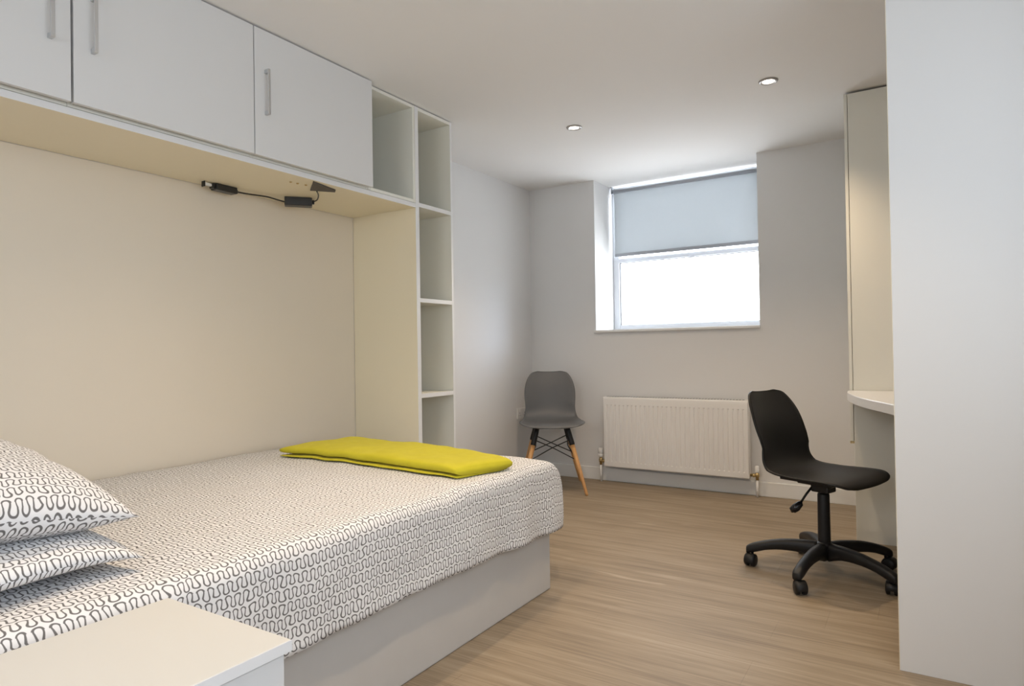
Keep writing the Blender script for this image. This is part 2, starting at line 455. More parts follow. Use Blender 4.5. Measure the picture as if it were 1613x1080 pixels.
# roller blind
bl = tag(empty('roller_blind', (0.62, 0.30, 2.311)), 'grey translucent roller blind pulled half down over the window', 'blind')
bx0, bx1 = 0.0, RX1-0.014-0.62
bm = bmesh.new(); lathe(bm, [(0.016, bx0+0.004), (0.016, bx1-0.004)], 0, 0, 0.0, 20, 'x'); link('roller_tube', bm, 'blind_bar', bl, True)
for s in (bx0-0.008, bx1-0.002):
    bm = bmesh.new(); bx(bm, s, s+0.006, -0.020, 0.022, -0.020, 0.040, 0.002); link('bracket', bm, 'blind_bar', bl)
bm = bmesh.new(); bx(bm, bx0+0.006, bx1-0.006, 0.0150, 0.0162, -0.512, 0.002, 0); link('blind_cloth', bm, 'blind', bl)
bm = bmesh.new(); bx(bm, bx0+0.006, bx1-0.006, 0.0100, 0.0212, -0.536, -0.510, 0.003, 2); link('bottom_bar', bm, 'blind_bar', bl)

# ------------------------------------------------------------------ ceiling spots
first = None
for i, (sx_, sy_) in enumerate([(1.018, -1.185), (2.129, -1.235), (1.25, -3.30), (2.129, -3.15), (1.018, -5.75), (2.129, -5.75)]):
    e0 = empty('ceiling_spotlight', (sx_, sy_, H))
    lab = ['lit recessed spotlight in the ceiling nearer the left wall, and the bed', 'lit recessed spotlight in the ceiling nearer the desk and tall cupboard',
           'recessed ceiling spotlight above the bed', 'recessed ceiling spotlight above the open floor beside the bed',
           'recessed ceiling spotlight over the head of the bed', 'recessed ceiling spotlight at the near end of the room'][i]
    tag(e0, lab, 'spotlight', 'recessed ceiling spotlights')
    bm = bmesh.new(); n = 32
    prof = [(0.029, -0.0005), (0.030, -0.005), (0.037, -0.008), (0.044, -0.006), (0.047, -0.0005)]
    ring_loft(bm, [[(r*math.cos(2*PI*k/n), r*math.sin(2*PI*k/n), z) for k in range(n)] for r, z in prof], cap=False, closed=True)
    link('bezel', bm, 'bezel', e0, True)
    bm = bmesh.new(); lathe(bm, [(0.028, -0.0008), (0.028, -0.003), (0.020, -0.0045)], 0, 0, 0, 24); link('lens', bm, 'lens', e0)
    ld = bpy.data.lights.new('spot_beam', 'SPOT'); ld.energy = SPOT_W; ld.color = SPOT_COL
    ld.spot_size = math.radians(114); ld.spot_blend = 1.0; ld.shadow_soft_size = 0.028
    lo = bpy.data.objects.new('spot_beam', ld); C.objects.link(lo); lo.parent = e0; lo.location = (0, 0, -0.035)

# ------------------------------------------------------------------ overhead cabinets and shelf tower
XS, XD = 0.474, 0.512        # carcass front, door front
ZU, ZD, ZT = 1.795, 1.820, 2.343
G = [-4.345, -3.682, -3.021, -2.357]
T0, TI, T1 = -2.004, -1.976, -1.680
bd = box('underside_board', 'cream', None, 0.004, XS, -4.345, T0-0.001, ZU, ZD-0.002, 0.0008)
tag(bd, 'long ivory board running under the overhead cabinets above the bed', 'shelf board')
o = box('front_edging', 'edge', bd, XS, XS+0.001, -4.345, T0-0.001, ZU, ZD-0.002, 0)

nb = box('niche_back_panel', 'niche', None, 0.0005, 0.0035, -4.345, T0-0.001, 0.0, ZU-0.001, 0)
tag(nb, 'warm ivory back board lining the wall above the bed', 'wall panel')
def handle(bm_parent, x, yc, zc, L=0.185):
    bm = bmesh.new()
    bx(bm, x+0.020, x+0.026, yc-0.006, yc+0.006, zc-L/2, zc+L/2, 0.0015)
    bx(bm, x, x+0.0205, yc-0.006, yc+0.006, zc-L/2, zc-L/2+0.016, 0.001)
    bx(bm, x, x+0.0205, yc-0.006, yc+0.006, zc+L/2-0.016, zc+L/2, 0.001)
    return link('handle', bm, 'steel', bm_parent)
def carcass(name, y0, y1, back=True, mat='tower'):
    r = empty(name, (0, (y0+y1)/2, ZD)); yy0, yy1 = y0-(y0+y1)/2, y1-(y0+y1)/2; z1 = ZT-ZD
    box('side_panel', mat, r, 0.004, XS, yy0, yy0+0.016, 0, z1); box('side_panel', mat, r, 0.004, XS, yy1-0.016, yy1, 0, z1)
    box('bottom_panel', mat, r, 0.004, XS, yy0+0.016, yy1-0.016, 0, 0.016); box('top_panel', mat, r, 0.004, XS, yy0+0.016, yy1-0.016, z1-0.016, z1)
    box('back_panel', mat, r, 0.004, 0.010, yy0+0.016, yy1-0.016, 0.016, z1-0.016)
    return r, yy0, yy1, z1
labs = ['white overhead cabinet at the left end with its handle beside the dark gap', 'middle white overhead cabinet, its handle right of the dark gap', 'white overhead cabinet next to the open box, handle at its left side']
hy = [-3.745, -3.622, -2.968]; hz = [2.092, 2.090, 2.088]
for i in range(3):
    g0, g1 = G[i], G[i+1]
    r, a, b_, z1 = carcass('overhead_cabinet', g0+0.0005, g1-0.0005)
    tag(r, labs[i], 'cabinet', 'overhead cabinets above the bed')
    gap0 = 0.0015; gap1 = 0.003 if i == 0 else 0.0015
    d = box('door', 'laminate', r, XS+0.020, XD, a+gap0+(0.002 if i == 1 else 0), b_-gap1, 0.006, z1, 0.001)
    handle(d, XD, hy[i]-(g0+g1)/2, hz[i]-ZD)
r, a, b_, z1 = carcass('open_shelf_box', G[3]+0.0005, T0-0.0005)
tag(r, 'empty open box shelf between the last cabinet door and the tall shelving', 'shelf')

tw = tag(empty('shelf_tower', (0, (T0+T1)/2, 0)), 'tall narrow ivory shelving tower with empty open compartments behind the bed', 'shelving')
c0 = (T0+T1)/2
box('side_panel', 'cream', tw, 0.004, XS, T0-c0, TI-c0, 0, ZT); box('side_panel', 'tower', tw, 0.004, XS, T1-0.016-c0, T1-c0, 0, ZT)
box('front_edging', 'edge', tw, XS, XS+0.001, T0-c0, TI-c0, 0, ZT, 0); box('front_edging', 'edge', tw, XS, XS+0.001, T1-0.016-c0, T1-c0, 0, ZT, 0)
box('back_panel', 'tower', tw, 0.004, 0.012, TI-c0, T1-0.016-c0, 0.08, ZT-0.018)
box('top_panel', 'tower', tw, 0.004, XS, TI-c0, T1-0.016-c0, ZT-0.018, ZT)
for z in (0.06, 0.268, 0.784, 1.300, 1.815):
    s = box('shelf', 'tower', tw, 0.012, XS-0.001, TI-c0, T1-0.016-c0, z-0.011, z+0.011)
    box('front_edging', 'edge', s, XS-0.001, XS, TI-c0, T1-0.016-c0, z-0.011, z+0.011, 0)
box('plinth', 'tower', tw, XS-0.04, XS-0.02, TI-c0, T1-0.016-c0, 0, 0.05)

# ------------------------------------------------------------------ things fixed under the overhead board
def cable(name, pts, rad, lab, cat):
    bm = bmesh.new(); tube(bm, smoothcurve(pts, 28), rad, 8)
    return tag(link(name, bm, 'dark', None, True), lab, cat)
e0 = tag(empty('lamp_driver_box', (0.070, -2.862, ZU), math.radians(94)), 'small black driver box with a white end plug, left one under the board', 'driver box')
bm = bmesh.new(); bx(bm, -0.055, 0.055, -0.022, 0.022, -0.030, -0.0005, 0.004, 2); link('case', bm, 'dark', e0)
bm = bmesh.new(); bx(bm, 0.055, 0.066, -0.012, 0.012, -0.025, -0.006, 0.003, 2); link('end_cap', bm, 'dark', e0)
bm = bmesh.new(); bx(bm, -0.068, -0.055, -0.014, 0.014, -0.026, -0.004, 0.003, 2); link('end_cap', bm, 'dark', e0)
bm = bmesh.new(); bx(bm, -0.104, -0.068, -0.007, 0.007, -0.018, -0.006, 0.002); link('plug', bm, 'plastic_white', e0)
bm = bmesh.new(); bx(bm, -0.109, -0.104, -0.012, 0.012, -0.026, -0.001, 0.002); link('plug_flange', bm, 'dark', e0)
e1 = tag(empty('lamp_driver_box', (0.150, -2.51, ZU), math.radians(50)), 'flat black driver box, right one under the board, its corner towards the room', 'driver box')
bm = bmesh.new(); bx(bm, -0.065, 0.065, -0.028, 0.028, -0.042, -0.0005, 0.004, 2); link('case', bm, 'dark', e1)
bm = bmesh.new(); bx(bm, 0.065, 0.076, -0.010, 0.010, -0.028, -0.008, 0.003, 2); link('end_cap', bm, 'dark', e1)
cable('lamp_cable', [(0.068, -2.797, ZU-0.014), (0.070, -2.74, ZU-0.013), (0.082, -2.65, ZU-0.010), (0.085, -2.61, ZU-0.012), (0.095, -2.57, ZU-0.018), (0.103, -2.548, ZU-0.020)], 0.0036,
      'black cable joining the two driver boxes under the board', 'cable')
cable('lamp_cable', [(0.207, -2.464, ZU-0.018), (0.24, -2.47, ZU-0.014), (0.295, -2.51, ZU-0.008), (0.348, -2.565, ZU-0.007)], 0.003,
      'short black cable from the right driver box to the brown cover plate', 'cable')
bm = bmesh.new()
vs = [(0.33, -2.590), (0.462, -2.685), (0.455, -2.650), (0.425, -2.520), (0.40, -2.500)]
a_ = [bm.verts.new((x, y, ZU-0.0005)) for x, y in vs]; b2 = [bm.verts.new((x, y, ZU-0.006)) for x, y in vs]
bm.faces.new(a_); bm.faces.new(b2[::-1])
for i in range(5): bm.faces.new((a_[i], a_[(i+1) % 5], b2[(i+1) % 5], b2[i]))
tag(link('cable_cover_plate', bm, 'brown_plate'), 'dark brown triangular plate under the board beside the small brass fixings', 'cover plate')
sc = tag(empty('brass_fixing', (0.372, -2.735, ZU)), 'tiny brass screws of a removed lamp under the overhead board', 'screws')
for dx, dy in ((0, 0), (0.004, 0.035), (0.012, 0.075)):
    bm = bmesh.new(); lathe(bm, [(0.006, -0.0004), (0.006, -0.003), (0.003, -0.005)], dx, dy, 0, 12); link('screw', bm, 'brass', sc, True)

# ------------------------------------------------------------------ right hand furniture
XW, YWd = 2.678, -2.295
r = tag(empty('wardrobe', (XW, YWd, 0)), 'tall white wardrobe with a plain side panel, nearest on the right', 'wardrobe')
wd = 0.55
box('side_panel', 'laminate', r, 0, XR-XW-0.002, 0, 0.018, 0.0, H-0.004, 0.001)
box('side_panel', 'laminate', r, 0.02, XR-XW-0.002, wd-0.018, wd, 0.0, H-0.004, 0.001)
box('front_edging', 'cream', r, -0.0012, 0, 0, 0.018, 0, H-0.004, 0)
for a, b_ in ((0.019, wd/2-0.0015), (wd/2+0.0015, wd)):
    d = box('door', 'laminate', r, 0.0, 0.018, a, b_, 0.07, H-0.01, 0.001)
box('plinth', 'laminate', r, 0.05, 0.066, 0.018, wd-0.018, 0, 0.07)
box('top_panel', 'laminate', r, 0.02, XR-XW-0.002, 0.018, wd-0.018, H-0.03, H-0.012)
box('back_panel', 'laminate', r, XR-XW-0.012, XR-XW-0.004, 0.018, wd-0.018, 0.07, H-0.03)

XF, YFw = 2.447, -0.850
r = tag(empty('tall_cupboard', (XF, YFw, 0)), 'tall ivory cupboard in the far right corner behind the desk', 'cupboard')
dp = -YFw-0.003; wd2 = XR-XF-0.002
box('side_panel', 'tower', r, 0, wd2, 0, 0.018, 0, H-0.012, 0.001)
box('side_panel', 'tower', r, 0, wd2, dp-0.018, dp, 0, H-0.012, 0.001)
box('top_panel', 'tower', r, 0, wd2, 0.018, dp-0.018, H-0.03, H-0.012)
box('back_panel', 'tower', r, wd2-0.008, wd2, 0.018, dp-0.018, 0.06, H-0.03)
box('shelf', 'tower', r, 0.002, wd2-0.008, 0.018, dp-0.018, 0.50, 0.518)
box('lower_front', 'tower', r, 0.001, 0.018, 0.018, dp-0.018, 0.0, 0.50)
for a, b_ in ((0.0, dp/2-0.0015), (dp/2+0.0015, dp)):
    d = box('door', 'tower', r, -0.018, -0.0025, a, b_, 0.520, H-0.012, 0.001)
    bm = bmesh.new(); yc = dp/2+(-0.03 if a == 0 else 0.03)
    bx(bm, -0.044, -0.038, yc-0.006, yc+0.006, 1.15, 1.33, 0.0015); bx(bm, -0.0385, -0.018, yc-0.006, yc+0.006, 1.15, 1.166); bx(bm, -0.0385, -0.018, yc-0.006, yc+0.006, 1.314, 1.33)
    link('handle', bm, 'steel', d)
bm = bmesh.new(); bx(bm, -0.020, 0.0, 0.001, 0.012, 0.508, 0.5195, 0.001); link('hinge_stop', bm, 'brass', r)

# desk with a bowed front
ZDk = 0.785; DT = 0.044
arc = smoothcurve([(2.470, -0.853), (2.436, -0.862), (2.424, -0.90), (2.430, -0.98), (2.450, -1.10), (2.500, -1.30), (2.560, -1.47), (2.625, -1.62), (2.670, -1.738)], 34)
outline = arc + [(XR-0.004, -1.738), (XR-0.004, -0.853)]
bm = bmesh.new()
ox, oy = 2.9, -1.3
def off(p, d):   # shrink towards inside for the eased edge
    v = Vector((ox-p[0], oy-p[1])); v.normalize(); return (p[0]+v.x*d, p[1]+v.y*d)
def oring(d, z): return [(*((off(p, d)) if i < len(arc) else p), z) for i, p in enumerate(outline)]
rings = [oring(0.004, ZDk-DT), oring(0, ZDk-DT+0.003), oring(0, ZDk-0.004), oring(0.0015, ZDk-0.001), oring(0.005, ZDk)]
ring_loft(bm, [[(x-2.447, y+0.85, z) for x, y, z in rg] for rg in rings])
dk = empty('desk', (2.447, -0.85, 0))
tag(dk, 'white desk with a bowed front edge fitted between cupboard and wardrobe', 'desk')
link('desk_top', bm, 'desk', dk)
box('rear_support', 'cream', dk, XR-2.447-0.03, XR-2.447-0.01, -0.88, -0.006, 0, ZDk-DT-0.001)

# ------------------------------------------------------------------ radiator
rx0, rx1, rz0, rz1 = 0.684, 1.749, 0.125, 0.653
rad = tag(empty('radiator', ((rx0+rx1)/2, 0, rz0)), 'white fluted panel radiator on the back wall under the window', 'radiator')
w = rx1-rx0; hh = rz1-rz0; yf, yb_ = -0.102, -0.040
NR = 31
# front panel: pressed flutes between z .05 and hh-.05
xs = [-w/2]; prof_x = []
bm = bmesh.new()
zz = [0.0, 0.006, 0.040, 0.046, hh-0.062, hh-0.056, hh-0.020, hh-0.006, hh]
pitch = (w-0.03)/NR
cols = [(-w/2, 0), (-w/2+0.004, 1), (-w/2+0.015, 1)]
for i in range(NR):
    x0 = -w/2+0.015+i*pitch
    cols += [(x0+pitch*0.30, 1), (x0+pitch*0.42, 2), (x0+pitch*0.58, 2), (x0+pitch*0.70, 1)]
cols += [(w/2-0.015, 1), (w/2-0.004, 1), (w/2, 0)]
grid = []
for iz, z in enumerate(zz):
    rowv = []
    for x, k in cols:
        inside = 0.046 <= z <= hh-0.062
        yv = yf
        if k == 2 and inside: yv = yf+0.0055
        if k == 0 or iz in (0, len(zz)-1): yv = yf+0.006
        if iz in (1, len(zz)-2): yv = yf+0.001
        rowv.append(bm.verts.new((x, yv, z)))
    grid.append(rowv)
for a, b_ in zip(grid[:-1], grid[1:]):
    for i in range(len(cols)-1): bm.faces.new((a[i], a[i+1], b_[i+1], b_[i]))
link('front_panel', bm, 'radiator', rad)
box('rear_panel', 'radiator', rad, -w/2+0.003, w/2-0.003, yb_-0.010, yb_, 0.01, hh-0.01, 0.003)
for s in (-1, 1):
    x0 = -w/2 if s < 0 else w/2-0.004
    box('side_cover', 'radiator', rad, x0, x0+0.004, yf+0.006, yb_, 0.004, hh+0.004, 0.001)
gr = box('top_grille', 'radiator', rad, -w/2+0.004, w/2-0.004, yf+0.004, yb_, hh, hh+0.004, 0.001)
bm = bmesh.new()
for i in range(48):
    x0 = -w/2+0.02+i*(w-0.04)/48
    bx(bm, x0, x0+0.012, yf+0.018, yb_-0.012, hh+0.0042, hh+0.0052)
o = link('grille_slots', bm, 'rubber', gr); o['kind'] = 'stuff'
bm = bmesh.new()
for i in range(60):   # convector fins
    x0 = -w/2+0.03+i*(w-0.06)/60
    bx(bm, x0, x0+0.001, yf+0.012, yb_-0.011, 0.02, hh-0.02)
o = link('convector_fins', bm, 'radiator', rad); o['kind'] = 'stuff'
for s in (-0.38, 0.38):
    box('wall_bracket', 'radiator', rad, s-0.02, s+0.02, yb_, -0.0005, 0.05, hh-0.05, 0.001)
# valves
bm = bmesh.new(); lathe(bm, [(0.006, 0), (0.006, 0.012), (0.004, 0.014)], w/2+0.001, -0.055, hh-0.035, 12, 'x'); link('bleed_valve', bm, 'brass', rad, True)
def valve(x, zc, trv):
    v = empty('valve'); v.parent = rad; v.location = (x-(rx0+rx1)/2, -0.062, 0)
    b0 = bmesh.new(); lathe(b0, [(0.011, zc-0.03), (0.011, zc-0.008), (0.015, zc-0.006), (0.015, zc+0.012), (0.011, zc+0.014), (0.011, zc+0.03)], 0, 0, 0, 16)
    sgn = 1 if x < 1 else -1
    lathe(b0, [(0.009, 0), (0.009, sgn*0.015), (0.013, sgn*0.017), (0.013, sgn*0.028), (0.009, sgn*0.030), (0.009, sgn*abs(x-(rx0 if x < 1 else rx1))-0)], 0, 0, zc, 16, 'x')
    link('valve_body', b0, 'brass', v, True)
    b1 = bmesh.new()
    if trv: lathe(b1, [(0.014, zc+0.028), (0.019, zc+0.034), (0.019, zc+0.052), (0.016, zc+0.054), (0.0185, zc+0.057), (0.0185, zc+0.092), (0.014, zc+0.098)], 0, 0, 0, 20)
    else: lathe(b1, [(0.013, zc+0.020), (0.014, zc+0.024), (0.013, zc+0.062), (0.009, zc+0.066)], 0, 0, 0, 20)
    link('valve_cap', b1, 'plastic_white', v, True)
    b2 = bmesh.new(); lathe(b2, [(0.0085, -rz0+0.0005), (0.0085, zc-0.03)], 0, 0, 0, 14); link('pipe', b2, 'plastic_white', v, True)
valve(0.640, 0.035, True); valve(1.793, 0.022, False)

# double socket on the left wall behind the grey chair
so = tag(empty('wall_socket', (0.0, -0.183, 0.512)), 'white double wall socket low in the corner behind the grey chair', 'socket')
box('plate', 'plastic_white', so, 0, 0.009, -0.073, 0.073, -0.043, 0.043, 0.003, 2)
for s in (-0.038, 0.038):
    box('rocker', 'plastic_white', so, 0.009, 0.012, s-0.006, s+0.006, 0.018, 0.034, 0.001)
    bm = bmesh.new()
    bx(bm, 0.0088, 0.0094, s-0.002, s+0.002, 0.000, 0.009); bx(bm, 0.0088, 0.0094, s-0.014, s-0.008, -0.018, -0.014); bx(bm, 0.0088, 0.0094, s+0.008, s+0.014, -0.018, -0.014)
    link('pin_holes', bm, 'rubber', so)

# ------------------------------------------------------------------ the moulded chair shell (both chairs)
def shell_bm(thick=0.006):
    # centre line (y back = +, z) and half width, from front lip to top of back
    P_ = [(-0.234, -0.022, 0.100), (-0.230, -0.012, 0.160), (-0.212, -0.002, 0.205), (-0.17, 0.006, 0.232), (-0.09, 0.003, 0.233), (0.0, -0.002, 0.222), (0.07, 0.000, 0.213),
          (0.125, 0.014, 0.203), (0.163, 0.042, 0.193), (0.185, 0.080, 0.187), (0.197, 0.122, 0.188), (0.207, 0.170, 0.192), (0.218, 0.215, 0.192),
          (0.232, 0.262, 0.184), (0.249, 0.305, 0.168), (0.264, 0.340, 0.145), (0.272, 0.356, 0.118), (0.275, 0.364, 0.085)]
    rowsN, colsN = 56, 22
    pc = smoothcurve(P_, rowsN)
    def surf(i, s):
        y, z, hw = pc[i]
        y2, z2, _ = pc[min(i+1, rowsN-1)]; y1, z1, _ = pc[max(i-1, 0)]
        t = Vector((0, y2-y1, z2-z1)).normalized(); nrm = Vector((0, -t.z, t.y))   # towards the sitter
        x = hw*s
        q = i/(rowsN-1)
        # sides curl towards the sitter: gently on the seat, more on the back
        seat = max(0.0, 1-abs(q-0.33)/0.33); back = max(0.0, min(1, (q-0.42)/0.15))*max(0.25, 1-max(0, (q-0.62))/0.5)
        dish = 0.018*seat*abs(s)**2.2 + 0.042*back*abs(s)**2.0 
        lip = -0.010*max(0.0, 1-q/0.12)*abs(s)**2
        return Vector((x, y, z)) + nrm*(dish+lip)
    bm = bmesh.new()
    top = [[surf(i, -1+2*j/(colsN-1)) for j in range(colsN)] for i in range(rowsN)]
    # round the outline corners a touch more: handled by half widths
    vt = [[bm.verts.new(p) for p in r] for r in top]
    vb = []
    for i in range(rowsN):
        r = []
        for j in range(colsN):
            a = top[min(i+1, rowsN-1)][j]-top[max(i-1, 0)][j]; b_ = top[i][min(j+1, colsN-1)]-top[i][max(j-1, 0)]
            n = b_.cross(a).normalized()
            r.append(bm.verts.new(top[i][j]-n*thick))
        vb.append(r)
    for i in range(rowsN-1):
        for j in range(colsN-1):
            bm.faces.new((vt[i][j], vt[i][j+1], vt[i+1][j+1], vt[i+1][j])); bm.faces.new((vb[i][j], vb[i+1][j], vb[i+1][j+1], vb[i][j+1]))
    for i in range(rowsN-1):
        bm.faces.new((vt[i][0], vt[i+1][0], vb[i+1][0], vb[i][0])); bm.faces.new((vt[i][-1], vb[i][-1], vb[i+1][-1], vt[i+1][-1]))
    for j in range(colsN-1):
        bm.faces.new((vt[0][j], vb[0][j], vb[0][j+1], vt[0][j+1])); bm.faces.new((vt[-1][j], vt[-1][j+1], vb[-1][j+1], vb[-1][j]))
    return bm

# grey chair: local -Y is its front
gz = 0.488
gch = tag(empty('side_chair', (0.430, -0.462, 0), math.radians(-58.5)+PI/2), 'grey moulded shell chair on splayed beech legs in the far left corner', 'chair')
sh = link('seat_shell', shell_bm(), 'grey_shell', gch, True); sh.location = (0, 0, gz)
hwx, hwy = 0.230, 0.254
for sxx in (-1, 1):
    for syy in (-1, 1):
        foot = Vector((sxx*hwx, syy*hwy, 0)); topp = Vector((sxx*0.105, syy*0.115, gz-0.016))
        f = (topp-foot)
        bm = bmesh.new()
        tube(bm, [foot+Vector((0, 0, 0.0)), foot+f*0.02, foot+f*0.35, foot+f*0.74], [0.0085, 0.0105, 0.0145, 0.0165], 16)
        lg = link('leg', bm, 'beech', gch, True)
        bm = bmesh.new()
        tube(bm, [foot+f*0.72, foot+f*0.74, foot+f*0.90, foot+f*0.99], [0.0185, 0.0195, 0.0190, 0.0175], 16)
        so_ = link('leg_socket', bm, 'black', lg, True)
# under-seat plates
bm = bmesh.new(); bx(bm, -0.125, 0.125, -0.135, -0.095, gz-0.020, gz-0.009, 0.003); bx(bm, -0.125, 0.125, 0.095, 0.135, gz-0.020, gz-0.009, 0.003); bx(bm, -0.02, 0.02, -0.10, 0.10, gz-0.020, gz-0.010, 0.002)
link('seat_mount', bm, 'black', gch)
def legpt(sxx, syy, t):
    foot = Vector((sxx*hwx, syy*hwy, 0)); topp = Vector((sxx*0.105, syy*0.115, gz-0.016)); return foot+(topp-foot)*t
# crossed wires on all four sides: from high on one leg bowing through the middle to low on the other
for A, B in (((-1, -1), (1, -1)), ((-1, 1), (1, 1)), ((-1, -1), (-1, 1)), ((1, -1), (1, 1))):
    for k in (0, 1):
        bm = bmesh.new()
        P0, P1 = (A, B) if k == 0 else (B, A)
        hi, lo = legpt(*P0, 0.80), legpt(*P1, 0.50)
        midp = (legpt(*P0, 0.66)+legpt(*P1, 0.66))/2
        ctr = Vector((0, 0, gz-0.145))
        mid2 = midp.lerp(ctr, 0.22)
        tube(bm, smoothcurve([hi, hi.lerp(mid2, 0.8), mid2.lerp(lo, 0.16), lo], 20), 0.0038, 8)
        link('brace_wire', bm, 'black_metal', gch, True)

# office chair
th = math.radians(-22)      # the way the sitter faces
och = tag(empty('office_chair', (2.368, -1.460, 0), th+PI/2), 'black moulded swivel chair on a five star castor base beside the desk', 'chair')
oz = 0.454
sh2 = link('seat_shell', shell_bm(0.008), 'black_shell', och, True); sh2.location = (0, 0.022, oz-0.012)
bm = bmesh.new()
bx(bm, -0.10, 0.10, -0.085, 0.150, oz-0.040, oz-0.028, 0.002)
bx(bm, -0.070, 0.070, -0.075, 0.085, oz-0.052, oz-0.040, 0.004)
bx(bm, -0.036, 0.036, -0.042, 0.042, oz-0.088, oz-0.052, 0.008, 2)
link('seat_mechanism', bm, 'black', och)
bm = bmesh.new(); lathe(bm, [(0.012, 0.325), (0.012, oz-0.086)], 0, 0, 0, 20); link('gas_piston', bm, 'chrome', och, True)
bm = bmesh.new(); lathe(bm, [(0.026, 0.09), (0.027, 0.12), (0.025, 0.355), (0.023, 0.360), (0.0125, 0.361)], 0, 0, 0, 28); link('gas_column_cover', bm, 'black', och, True)
bm = bmesh.new(); lathe(bm, [(0.024, 0.068), (0.036, 0.072), (0.041, 0.085), (0.041, 0.118), (0.036, 0.136), (0.027, 0.145)], 0, 0, 0, 28); link('hub', bm, 'black', och, True)
# height lever, in world terms it points to the left of the photograph
def toloc(wx, wy):
    v = Vector((wx-2.368, wy+1.460)); a = -(th+PI/2); return Vector((v.x*math.cos(a)-v.y*math.sin(a), v.x*math.sin(a)+v.y*math.cos(a)))
l0, l1 = toloc(2.325, -1.475), toloc(2.277, -1.500)
bm = bmesh.new(); tube(bm, [(l0.x, l0.y, oz-0.066), ((l0.x+l1.x)/2, (l0.y+l1.y)/2, oz-0.100), (l1.x, l1.y, oz-0.142)], 0.005, 10)
lv = link('height_lever', bm, 'black', och, True)
l2 = toloc(2.245, -1.515)
bm = bmesh.new(); tube(bm, [(l1.x, l1.y, oz-0.132), (l1.x, l1.y, oz-0.142), ((l1.x+l2.x)/2, (l1.y+l2.y)/2, oz-0.160), (l2.x, l2.y, oz-0.174), (l2.x+0.004, l2.y, oz-0.177)], [0.008, 0.0145, 0.019, 0.016, 0.009], 14)
link('lever_knob', bm, 'black_gloss', lv, True)
base_ang = math.radians(186)-(th+PI/2)
RB = 0.306
for k in range(5):
    a = base_ang+k*2*PI/5
    d = Vector((math.cos(a), math.sin(a), 0)); n_ = Vector((-math.sin(a), math.cos(a), 0))
    prof = smoothcurve([(0.028, 0.102, 0.027, 0.040), (0.09, 0.113, 0.025, 0.030), (0.17, 0.112, 0.023, 0.025), (0.24, 0.101, 0.022, 0.022), (0.29, 0.086, 0.022, 0.022), (0.318, 0.076, 0.021, 0.020), (0.332, 0.071, 0.016, 0.015)], 18)
    rings = []
    for (rr, z, hw, hz_) in prof:
        ring = []
        for q in range(14):
            t = 2*PI*q/14; cx_, sz_ = math.cos(t), math.sin(t)
            cx_ = math.copysign(abs(cx_)**0.7, cx_); sz_ = math.copysign(abs(sz_)**0.7, sz_)
            ring.append(d*rr+n_*(hw*cx_)+Vector((0, 0, z+hz_*sz_)))
        rings.append(ring)
    bm = bmesh.new(); ring_loft(bm, rings)
    spoke = link('base_spoke', bm, 'black', och, True)
    cst = empty('castor'); cst.parent = och; cst.location = d*RB
    sw = a+math.radians([70, 40, 120, -60, 150][k])      # swivel direction
    sd = Vector((math.cos(sw), math.sin(sw), 0)); sn = Vector((-math.sin(sw), math.cos(sw), 0))
    wc = sd*0.018
    def dirlathe(bm, prof, c):
        rings = []
        for r_, t in prof:
            rings.append([c + sn*t + (sd*math.cos(2*PI*q/22)+Vector((0, 0, 1))*math.sin(2*PI*q/22))*r_ for q in range(22)])
        ring_loft(bm, rings)
    bm = bmesh.new()
    for s in (-1, 1):
        dirlathe(bm, [(0.024, s*0.006), (0.027, s*0.008), (0.027, s*0.019), (0.024, s*0.023), (0.010, s*0.025)], wc+Vector((0, 0, 0.027)))
    link('wheel', bm, 'black', cst, True)
    bm = bmesh.new()
    # hood over the wheels: half cylinder shell
    rings = []
    for r_, t in ((0.0285, -0.021), (0.0305, -0.019), (0.0305, 0.019), (0.0285, 0.021)):
        rings.append([wc+sn*t+Vector((0, 0, 0.027))+(sd*math.cos(math.radians(-10+200*q/16))*r_+Vector((0, 0, 1))*math.sin(math.radians(-10+200*q/16))*r_) for q in range(17)])
    vv = [[bm.verts.new(p) for p in r_] for r_ in rings]
    for p0, p1 in zip(vv[:-1], vv[1:]):
        for q in range(16): bm.faces.new((p0[q], p0[q+1], p1[q+1], p1[q]))
    lathe(bm, [(0.006, 0.050), (0.006, 0.070)], 0, 0, 0, 12)
    link('castor_hood', bm, 'black', cst, True)

# ------------------------------------------------------------------ bed
XB, YB, YH = 1.390, -2.227, -4.33
bed = tag(empty('bed', (0.70, (YB+YH)/2, 0)), 'double divan bed with a plain grey base set into the niche', 'bed')
bxo, byo = 0.70, (YB+YH)/2
bm = bmesh.new(); bx(bm, 0.03-bxo, XB-bxo, YH-byo, YB-byo, 0.0, 0.335, 0.006, 2); link('divan_base', bm, 'divan', bed)
bm = bmesh.new(); bx(bm, 0.03-bxo, 1.385-bxo, YH-byo, YB+0.0-byo, 0.336, 0.525, 0.04, 3); link('mattress', bm, 'mattress', bed, True)

def fbm(x, y, z, s): return noise.noise(Vector((x*s, y*s, z*s)))
